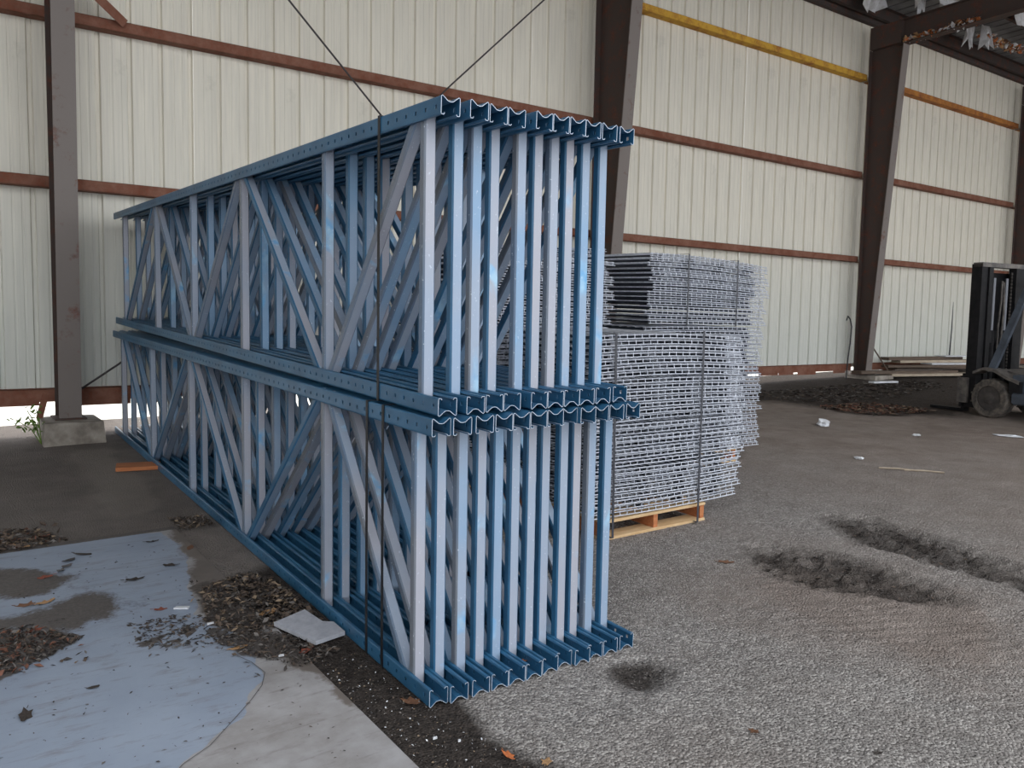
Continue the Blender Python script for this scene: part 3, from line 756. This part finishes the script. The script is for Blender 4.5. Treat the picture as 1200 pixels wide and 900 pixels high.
for x in (.33, .78):
    mb = MB()
    for k in range(30): mb.box((x - .012, .30, .55 + k * .047), (x + .012, .315, .585 + k * .047))
    mb.build('lift_chain', M['grime'], fk)
mb = MB(); mb.tube([(.50, .27, .9), (.47, .25, 1.2), (.5, .25, 1.55), (.53, .27, 1.82), (.57, .27, 1.8), (.58, .26, 1.4), (.56, .27, .9)], .013, 6); mb.build('hydraulic_hose', M['grime'], fk)
# carriage and forks, lowered
mb = MB(); mb.box((.08, .44, .10), (1.02, .48, .22)); mb.box((.08, .44, .40), (1.02, .48, .52)); mb.box((.2, .42, .2), (.26, .46, .42)); mb.box((.84, .42, .2), (.9, .46, .42)); mb.build('carriage', M['black'], fk)
for x in (.18, .80):
    mb = MB(); mb.box((x, .48, .03), (x + .12, .52, .55)); mb.box((x, .50, .03), (x + .12, 1.0, .065)); mb.build('fork', M['black'], fk)
mb = MB(); mb.box((.06, .36, .16), (.10, .50, .50)); mb.build('side_plate', M['grime'], fk)
mb = MB(); mb.box((.22, .43, .5), (.99, .45, 1.94)); mb.build('mast_dark_plate', M['black'], fk)  # solid plate added to make the inside of the mast dark
# body
mb = MB(); prof = [(-.30, .20), (-1.95, .22), (-1.95, .95), (-1.5, 1.02), (-1.0, 1.0), (-.62, .62), (-.28, .58)]
mb.prism(prof, .05, 1.04, 'x'); bd = mb.build('chassis', M['body'], fk)
mb = MB(); mb.box((-.004, -.42, .36), (.055, -.27, .50)); mb.build('step_recess', M['black'], bd)
mb = MB(); mb.box((.02, -.9, .22), (.06, -.3, .34)); mb.build('side_step', M['body'], bd)
mb = MB()
arc = [(.24, .60), (.10, .66), (-.06, .64), (-.22, .56), (-.40, .50)]
mb.prism([(a, b) for a, b in arc] + [(a, b - .035) for a, b in arc[::-1]], -.01, .24, 'x'); mb.build('mudguard', M['grime'], fk)
mb = MB(); mb.prism([(-.02, .64), (-.6, .53), (-.6, .49), (-.02, .60)], .2, .9, 'x'); mb.build('floor_plate', M['grime'], fk)
for x in (.10, .93):
    mb = MB(); mb.add([(x, .12, .6), (x + .05, .12, .6), (x + .05, .02, .6), (x, .02, .6), (x, -.42, 1.98), (x + .05, -.42, 1.98), (x + .05, -.5, 1.98), (x, -.5, 1.98)], [(0, 1, 2, 3), (4, 7, 6, 5), (0, 3, 7, 4), (1, 5, 6, 2), (0, 4, 5, 1), (3, 2, 6, 7)]); mb.build('guard_post', M['body'], fk)
    mb = MB(); mb.box((x, -1.75, 1.0), (x + .05, -1.68, 2.0)); mb.build('guard_post', M['body'], fk)
mb = MB(); mb.box((.1, -1.75, 1.98), (.98, -.42, 2.03)); mb.build('overhead_guard', M['body'], fk)
mb = MB(); mb.box((.3, -1.3, 1.0), (.8, -.85, 1.12)); mb.box((.3, -1.42, 1.1), (.8, -1.3, 1.5)); mb.build('seat', M['black'], fk)
mb = MB(); mb.tube([(.55, -.38, .6), (.55, -.62, 1.12)], .03, 8); mb.lathe([(.17, 0), (.17, .02), (.14, .02), (.14, 0)], (.55, -.65, 1.15), 'z', 20); mb.build('steering_wheel', M['black'], fk)
mb = MB(); mb.lathe([(.07, 0), (.075, -.05), (.04, -.07)], (1.03, .10, 1.80), 'y', 14); mb.build('work_light', M['grime'], fk)

# ------------------------------------------------------------------ lumber and odd pieces by the wall
def board(x, y, z, L, w, h, ang, m, label, tilt=0.):
    mb = MB(); mb.box((-L / 2, -w / 2, 0), (L / 2, w / 2, h)); o = mb.build('board', m, None, (x, y, z), (0, tilt, ang)); tag(o, label, 'board', 'loose boards by the rear wall'); return o
gl = float(gz(16.5, 8.8)) + .03
bs = [(16.9, 8.55, .0, 3.2, .30, .05, -.25, 'palewood', 'pale board lowest in the pile beside the forklift mast'),
      (15.9, 8.85, .053, 2.6, .25, .05, -.22, 'oldwood', 'dark weathered board at the left of the lumber pile'),
      (17.3, 8.9, .106, 2.8, .28, .05, -.2, 'oldwood', 'brown board across the middle of the lumber pile'),
      (16.6, 8.75, .16, 2.2, .2, .04, -.33, 'oldwood', 'short dark board lying over the pale lowest board'),
      (17.9, 8.65, .203, 2.2, .3, .03, -.28, 'white', 'white painted board on the pile near the forklift'),
      (17.6, 8.95, .236, 3.0, .22, .05, -.17, 'palewood', 'long pale board near the top of the lumber pile'),
      (17.0, 9.12, .29, 2.4, .2, .06, -.12, 'oldwood', 'brown board nearest the wall in the lumber pile'),
      (18.3, 8.8, .353, 1.6, .3, .02, -.3, 'white', 'small white panel topmost on the lumber pile')]
for b in bs: board(b[0], b[1], gl + b[2], b[3], b[4], b[5], b[6], M[b[7]], b[8])
board(13.88, 8.13, float(gz(13.88, 8.13)) + .06, .62, .12, .03, -.15, M['white'], 'small white board lying alone left of the lumber pile')
mb = MB(); mb.tube([(0, 0, 0), (-.35, .2, .55)], .014, 6); tag(mb.build('leaning_stick', M['oldwood'], None, (15.55, 8.95, float(gz(15.5, 9)) + .03)), 'thin stick leaning at the foot of the right column', 'stick')
mb = MB(); mb.tube([(14.48, 9.25, .3), (14.5, 9.25, .7), (14.56, 9.25, 1.05), (14.58, 9.25, 1.36), (14.52, 9.25, 1.5), (14.44, 9.25, 1.56), (14.4, 9.25, 1.48)], .014, 6); tag(mb.build('bent_cable', M['strap'], None), 'bent black cable standing against the right column', 'cable')
mb = MB(); mb.tube([(18.98, 9.575, .72), (19.02, 9.575, 1.3), (19.03, 9.575, 1.95)], [.022, .014, .003], 4); tag(mb.build('wall_gash', M['strap'], wall, (0, -YW, 0)), 'dark tear in the sheet')
mb = MB(); mb.box((0, 0, 0), (.34, .24, .03)); o = mb.build('wood_offcut', M['stringer'], None, (1.22, 7.28, float(gz(1.4, 7.3)) + .005), (0, 0, -.2)); tag(o, 'orange-brown wood offcut on the floor beside the racks far end', 'wood piece')

# L-shaped foam board
poly = [(1.244, 3.541), (1.33, 3.259), (1.40, 3.27), (1.452, 3.29), (1.46, 3.40), (1.39, 3.46), (1.44, 3.64)]
poly = [(1.225, 3.53), (1.305, 3.245), (1.452, 3.275), (1.452, 3.40), (1.412, 3.43), (1.395, 3.60)]
mb = MB(); mb.prism([(a - 1.35, b - 3.4) for a, b in poly], 0, .018, 'z', 0, 0); o = mb.build('foam_board', [M['foam']], None, (1.35, 3.4, float(gz(1.35, 3.4)) + .012), (TL + .01, -TW, 0)); tag(o, 'notched white foam board on the debris beside the blue racks', 'foam board')

# crumpled bag, paper scraps, cup lid
def crumple(name, label, x, y, s, m, seed, h=.5, cat='scrap'):
    rnd = random.Random(seed); bm = bmesh.new(); bmesh.ops.create_icosphere(bm, subdivisions=2, radius=1)
    for v in bm.verts: v.co *= rnd.uniform(.55, 1.1); v.co = Vector((v.co.x * s[0], v.co.y * s[1], max(v.co.z, -.3) * s[2]))
    me = bpy.data.meshes.new(name); bm.to_mesh(me); bm.free(); me.materials.append(m)
    return tag(obj(name, me, None, (x, y, float(gz(x, y)) + s[2] * .3), (0, 0, rnd.random() * 3)), label, cat)
crumple('plastic_bag', 'crumpled white plastic bag on the dirt floor right of the wire stacks', 8.8, 5.9, (.14, .1, .07), M['white'], 1, cat='bag')
crumple('paper_scrap', 'small white scrap on the asphalt between the bag and the ruts', 7.24, 4.45, (.06, .05, .02), M['white'], 2)
crumple('paper_scrap', 'white torn paper on the floor below the forklift', 10.0, 4.33, (.16, .06, .025), M['white'], 3)
crumple('paper_scrap', 'white scrap on the floor midway to the forklift wheel', 9.1, 4.9, (.05, .04, .02), M['white'], 4)
for i, (x, y, a, l) in enumerate([(7.06, 3.95, -1.0, .16), (7.18, 3.78, -.9, .16)]):
    mb = MB(); mb.tube([(-l, 0, .01), (0, .012, .014), (l, -.006, .01)], .008, 5); tag(mb.build('twig', M['palewood'], None, (x, y, float(gz(x, y)) + .004), (0, 0, a)), 'pale split twig on the asphalt beyond the tyre ruts, %s half' % ('left' if i == 0 else 'right'), 'twig')

# ------------------------------------------------------------------ leaves and litter
LEAFC = {'orange': lin(196, 112, 62), 'tan': lin(190, 148, 104), 'brown': lin(120, 84, 62), 'dark': lin(62, 54, 50), 'red': lin(140, 78, 62), 'grey': lin(104, 100, 100)}
LITC = {'mold': lin(96, 82, 72), 'straw': lin(150, 130, 108), 'soot': lin(62, 56, 53), 'ash': lin(116, 110, 106), 'rust': lin(122, 82, 66)}
for k, c in LITC.items(): M['bit_' + k] = simple('bit_' + k, c, tuple(v * .75 for v in c[:3]) + (1,), 30, .8)
for k, c in LEAFC.items(): M['leaf_' + k] = simple('leaf_' + k, c, tuple(v * .7 for v in c[:3]) + (1,), 30, .7)
def leaf_mesh(seed, lobed=True, thin=1.0):
    rnd = random.Random(seed); n = 16 if lobed else 10; pts = []
    for k in range(n):
        a = 2 * math.pi * k / n
        r = (1.0 if k % 3 == 0 else .68) if lobed else (1.0 if k in (0, 5) else .9)
        pts.append((r * math.cos(a) * rnd.uniform(.85, 1.1), r * math.sin(a) * .62 * thin * rnd.uniform(.8, 1.1)))
    curl = rnd.uniform(.15, .4); zf = lambda x, y: curl * (x * x * .5 + y * y) + rnd.uniform(-.06, .06)
    vs = [(x, y, zf(x, y)) for x, y in pts] + [(0, 0, 0)]; t_ = .03
    vs += [(x, y, z - t_) for x, y, z in vs]; N = n + 1
    fs = [(k, (k + 1) % n, n) for k in range(n)] + [(N + (k + 1) % n, N + k, N + n) for k in range(n)] + [(k, N + k, N + (k + 1) % n, (k + 1) % n) for k in range(n)]
    mb = MB(); mb.add(vs, fs); mb.tube([(-.9, 0, .1), (-1.25, .06, .12)], .03, 4); return mb
LEAFME = {}
def leaf(x, y, s, col, label, lobed=True, z=None, seed=0, thin=1.0, rz=None):
    key = (seed % 4, lobed, thin, col)
    if key not in LEAFME: LEAFME[key] = leaf_mesh(seed % 4, lobed, thin).mesh('dry_leaf', M['leaf_' + col])
    rnd = random.Random(seed * 7 + 1)
    o = obj('dry_leaf', LEAFME[key], None, (x, y, (float(gz(x, y)) + .008) if z is None else z), (rnd.uniform(-.15, .15), rnd.uniform(-.15, .15), rnd.uniform(0, 6.28) if rz is None else rz))
    o.scale = (s / 2,) * 3; return tag(o, label, 'leaf', 'dry leaves on the floor')
LV = [(1.51, 2.11, .062, 'orange', 'orange lobed leaf on the gravel in front of the racks', 1), (1.59, 2.01, .07, 'tan', 'pale brown leaf at the bottom edge beside the orange leaf', 1),
      (2.31, 1.76, .05, 'brown', 'curled brown leaf alone on the gravel in the right foreground', 1), (1.26, 3.71, .10, 'tan', 'long tan leaf on the debris beside the foam board', 0),
      (.41, 5.43, .12, 'tan', 'broad tan leaf in the far left debris pile', 0), (.68, 5.1, .10, 'dark', 'dark curled leaf on the paint near the far left pile', 0),
      (.60, 5.03, .10, 'dark', 'dark narrow leaf left of the dark curled leaf on the paint', 0), (.575, 4.92, .08, 'grey', 'grey flat leaf on the paint below the dark narrow leaf', 0),
      (1.05, 5.15, .08, 'dark', 'dark leaf near the far corner of the painted patch', 1), (1.04, 4.65, .09, 'dark', 'dark twiggy leaf at the right edge of the painted patch', 1),
      (.83, 4.51, .10, 'dark', 'dark leaf in the middle of the painted patch', 1), (.34, 4.41, .10, 'brown', 'brownish leaf at the left edge on the dirt patch', 1),
      (.42, 4.40, .10, 'tan', 'lobed tan leaf right of the other tan leaf on the dirt patch', 1), (.46, 4.79, .09, 'red', 'reddish leaf on the upper dirt patch on the slab', 1),
      (1.21, 4.91, .08, 'brown', 'brown leaf on the bare concrete right of the paint', 0), (.85, 4.02, .07, 'red', 'reddish brown leaf on the paint above the debris band', 1),
      (.24, 3.25, .09, 'dark', 'dark leaf with stem at the left edge in the foreground', 1), (.47, 3.35, .05, 'dark', 'small dark leaf on the foreground paint', 0),
      (1.25, 3.22, .07, 'red', 'dark red leaf in the debris below the foam board', 1), (1.03, 3.40, .08, 'tan', 'thin tan leaf at the front edge of the debris', 0),
      (1.415, 2.60, .10, 'brown', 'crinkled brown leaf tucked against the front corner of the racks', 1), (2.55, 1.44, .045, 'dark', 'dark leaf at the lower right edge on the gravel', 1),
      (3.68, 3.05, .10, 'brown', 'flat brown leaf on the asphalt left of the tyre ruts', 1), (.54, 4.86, .08, 'grey', 'pale grey curled leaf on the upper dirt patch', 1),
      (.34, 4.05, .07, 'red', 'pinkish leaf on top of the left debris pile', 0), (.27, 4.08, .07, 'tan', 'tan leaf on the left debris pile by the picture edge', 0)]
for i, (x, y, s, c, lab, lob) in enumerate(LV): leaf(x, y, s, c, lab, bool(lob), seed=i, thin=1.0 if lob else .85)
leaf(1.93, 2.62, .05, 'orange', 'small orange leaf lying inside the lower rack channels', True, z=.035, seed=91)
# white chips
def chip(x, y, s, label, rz=0):
    mb = MB(); mb.prism([(-s, -s * .3), (s * .9, -s * .4), (s, s * .3), (-s * .8, s * .35)], 0, .008, 'z'); tag(mb.build('white_chip', M['white'], None, (x, y, float(gz(x, y)) + .006), (0, 0, rz)), label, 'chip')
chip(.94, 3.98, .035, 'white oblong chip on the paint beside the debris band', -.5); chip(1.0, 3.72, .016, 'small white chip in the debris band'); chip(1.15, 3.23, .012, 'tiny white chip below the foam board')
chip(1.36, 2.33, .008, 'white chip on the dark soil strip, larger one'); chip(1.42, 2.27, .005, 'white chip on the dark soil strip, smaller one')

def litter(name, label, polys, n, smin, smax, cols, h, seed, thin=.4, zoff=0., tip=.5):
    rg = np.random.default_rng(seed); mb = MB(); cnt = 0
    for poly in polys:
        pa = np.array(poly); lo, hi = pa.min(0), pa.max(0); ctr = pa.mean(0)
        tries = 0; got = 0
        while got < n and tries < n * 8:
            tries += 1; x, y = rg.uniform(lo, hi)
            if not pip(np.array([x]), np.array([y]), poly)[0]:
                if rg.random() > .06: continue
            dd = min(1., math.hypot(*(np.array([x, y]) - ctr)) / (max(hi - lo) * .55))
            z = float(gz(x, y)) + .006 + zoff + h * (1 - dd) * rg.random()
            s = rg.uniform(smin, smax); a = rg.uniform(0, 6.28); tl = rg.normal(0, tip); tb = rg.normal(0, tip * .8)
            mt = Matrix.Translation((x, y, z)) @ Euler((tl, tb, a)).to_matrix().to_4x4()
            w = s * rg.uniform(.2, thin + .2); c = s * .2
            vs = [mt @ Vector(v) for v in ((-s, 0, 0), (0, -w, c), (s, 0, 0), (0, w, c * .6), (0, 0, -s * .05))]
            mb.add(vs, [(0, 1, 2, 3), (0, 4, 1), (1, 4, 2), (2, 4, 3), (3, 4, 0)], int(rg.integers(0, len(cols)))); got += 1
    o = mb.build(name, [M[c] for c in cols], None); return tag(o, label, 'leaf litter', None, 'stuff')
ALL = ['bit_mold', 'bit_soot', 'bit_soot', 'bit_straw', 'bit_ash', 'bit_mold', 'bit_soot', 'bit_mold']
litter('leaf_litter', 'heap of small dead leaf bits against the lower racks by the foam board', [P['pile1']], 1500, .008, .022, ALL, .045, 1)
litter('leaf_litter', 'dark crumbled leaves in front of the foam board', [P['pile1b']], 700, .006, .016, ['bit_soot', 'bit_soot', 'bit_mold', 'bit_ash'], .025, 2)
litter('leaf_litter', 'dark heap of leaf bits at the left edge of the slab', [P['pile2']], 1300, .008, .022, ['bit_soot', 'bit_soot', 'bit_mold', 'bit_soot', 'bit_rust', 'bit_ash'], .05, 3)
litter('leaf_litter', 'leaf heap at the far left beyond the painted slab', [P['pile3']], 900, .01, .03, ALL + ['bit_rust'], .04, 4)
litter('leaf_litter', 'scattered dark leaf bits across the middle of the painted slab', [P['scat']], 420, .006, .018, ['bit_soot', 'bit_soot', 'bit_mold', 'bit_ash'], .008, 5, tip=.25)
litter('leaf_litter', 'leaf bits against the racks at the far corner of the slab', [P['pile4']], 350, .008, .02, ALL, .02, 6)
litter('leaf_litter', 'red-brown leaf litter on the dirt left of the forklift', [P['farred']], 1500, .02, .05, ['bit_rust', 'bit_mold', 'bit_rust', 'bit_soot', 'bit_straw', 'bit_soot'], .02, 7, zoff=.02, tip=.2)
litter('leaf_litter', 'dark soil and leaf litter along the rear wall by the right column', [P['fardark']], 1300, .02, .06, ['bit_soot', 'bit_soot', 'bit_soot', 'bit_mold', 'bit_ash'], .015, 8, zoff=.03, tip=.12)
litter('leaf_litter', 'broken asphalt crumbs and leaf bits in the tyre ruts', [P['rut1'], P['rut2']], 500, .006, .016, ['bit_soot', 'bit_ash', 'bit_soot', 'bit_mold'], .0, 9, zoff=-.025)
litter('soil_crumbs', 'dark crumbs and white grit on the soil strip beside the racks', [[[1.24, 3.1], [1.24, 1.8], [1.6, 1.8], [1.5, 2.3], [1.44, 2.6], [1.42, 3.1]]], 1300, .002, .006, ['bit_soot', 'bit_soot', 'bit_ash', 'bit_soot', 'bit_mold', 'bit_soot', 'bit_ash', 'bit_soot', 'bit_straw', 'white'], .004, 10, .6)
litter('leaf_litter', 'fine dark specks strewn over the whole painted slab', [[[-.2, 2.0], [1.1, 2.3], [1.15, 3.4], [1.1, 5.2], [-.2, 5.2]]], 420, .003, .010, ['bit_soot', 'bit_soot', 'bit_mold', 'bit_ash'], .0, 12, tip=.2)

litter('asphalt_crumbs', 'loose dark crumbs in the small pothole in front of the racks', [P['hole']], 220, .004, .010, ['bit_soot', 'bit_ash', 'bit_soot'], .0, 13, .6, zoff=-.02)
# weed at the pier
wd = thing('weed', 'small green weed growing beside the left concrete pier', 'plant', (.86, 8.95, float(gz(.86, 8.95))))
rnd = random.Random(5)
for k in range(4):
    e = (rnd.uniform(-.22, .08), rnd.uniform(-.12, .05), rnd.uniform(.24, .36))
    mb = MB(); mb.tube([(0, 0, 0), (e[0] * .4, e[1] * .4, e[2] * .6), e], .004, 4); mb.build('stem', M['leafgreen'], wd)
    for j in range(9):
        f = rnd.uniform(.45, 1.05); p_ = Vector(e) * f + Vector((rnd.uniform(-.06, .06), rnd.uniform(-.05, .05), rnd.uniform(-.04, .04)))
        mb = MB(); s = rnd.uniform(.022, .038); mt = Matrix.Translation(p_) @ Euler((rnd.uniform(-1, 1), rnd.uniform(-1, 1), rnd.uniform(0, 6))).to_matrix().to_4x4()
        vs = [mt @ Vector(v) for v in ((-s, 0, 0), (-.3 * s, -.5 * s, .1 * s), (.5 * s, -.4 * s, .1 * s), (s, 0, -.1 * s), (.5 * s, .4 * s, .1 * s), (-.3 * s, .5 * s, .1 * s), (0, 0, -.15 * s))]
        mb.add(vs, [(0, 1, 2, 3, 4, 5), (0, 6, 1), (1, 6, 2), (2, 6, 3), (3, 6, 4), (4, 6, 5), (5, 6, 0)]); mb.build('leaf', M['leafgreen'], wd)

# torn insulation under the roof, nest debris on the rafter flange
M['insul'] = simple('insulation_vinyl', lin(216, 216, 220), lin(180, 178, 178), 8, .7)
def insul(x, y, z, w, h, seed, label):
    rnd = random.Random(seed); mb = MB(); n = 7; top = []; bot = []
    for k in range(n):
        u = -w / 2 + w * k / (n - 1); top.append((u, rnd.uniform(-.03, .03), 0)); bot.append((u * rnd.uniform(.6, 1), rnd.uniform(-.12, .12), -h * rnd.uniform(.4, 1)))
    vs = top + bot + [(a, b + .006, c) for a, b, c in top + bot]; N = 2 * n
    fs = [(k, k + 1, n + k + 1, n + k) for k in range(n - 1)] + [(N + n + k, N + n + k + 1, N + k + 1, N + k) for k in range(n - 1)] + [(n + k, n + k + 1, N + n + k + 1, N + n + k) for k in range(n - 1)] + [(k + 1, k, N + k, N + k + 1) for k in range(n - 1)]
    fs += [(0, n, N + n, N), (n - 1, N + n - 1, N + 2 * n - 1, 2 * n - 1)]
    mb.add(vs, fs); tag(mb.build('insulation_scrap', M['insul'], None, (x, y, z)), label, 'insulation', 'torn roof insulation')
insul(14.4, 9.0, 7.46, .6, .42, 1, 'torn white insulation hanging left of the right column top')
insul(15.05, 8.5, 7.48, .35, .5, 2, 'small torn insulation strip above the right roof beam')
insul(15.3, 8.1, 7.48, .9, .45, 3, 'wide torn insulation flap above the right roof beam')
insul(17.4, 8.75, 7.48, .45, .5, 4, 'pale insulation scrap under the roof right of the beam, left one')
insul(17.75, 8.6, 7.48, .35, .5, 5, 'pale insulation scrap under the roof right of the beam, right one')
insul(17.2, 7.7, 7.49, .6, .45, 6, 'insulation scrap under the roof near the top right corner')
def flat_litter(label, x0, x1, y0, y1, zf, n, seed):
    rg = np.random.default_rng(seed); mb = MB()
    for _ in range(n):
        x, y = rg.uniform(x0, x1), rg.uniform(y0, y1); s = rg.uniform(.03, .075); mt = Matrix.Translation((x, y, zf(y) + rg.uniform(0, .08))) @ Euler((rg.normal(0, .6), rg.normal(0, .6), rg.uniform(0, 6))).to_matrix().to_4x4()
        vs = [mt @ Vector(v) for v in ((-s, 0, 0), (0, -s * .6, s * .2), (s, 0, 0), (0, s * .6, s * .2), (0, 0, -.004))]
        mb.add(vs, [(0, 1, 2, 3), (0, 4, 1), (1, 4, 2), (2, 4, 3), (3, 4, 0)], int(rg.integers(0, 4)))
    tag(mb.build('nest_debris', [M['leaf_orange'], M['leaf_brown'], M['leaf_tan'], M['insul']], None), label, 'leaf litter', None, 'stuff')
flat_litter('orange-brown leaf debris lying on the flange of the right roof beam', 14.93, 15.13, 7.4, 8.75, lambda y: zr(y) + .005, 260, 21)
flat_litter('orange-brown nest debris on the roof rail right of the beam', 17.6, 19.3, 8.5, 8.75, lambda y: 7.24, 200, 22)
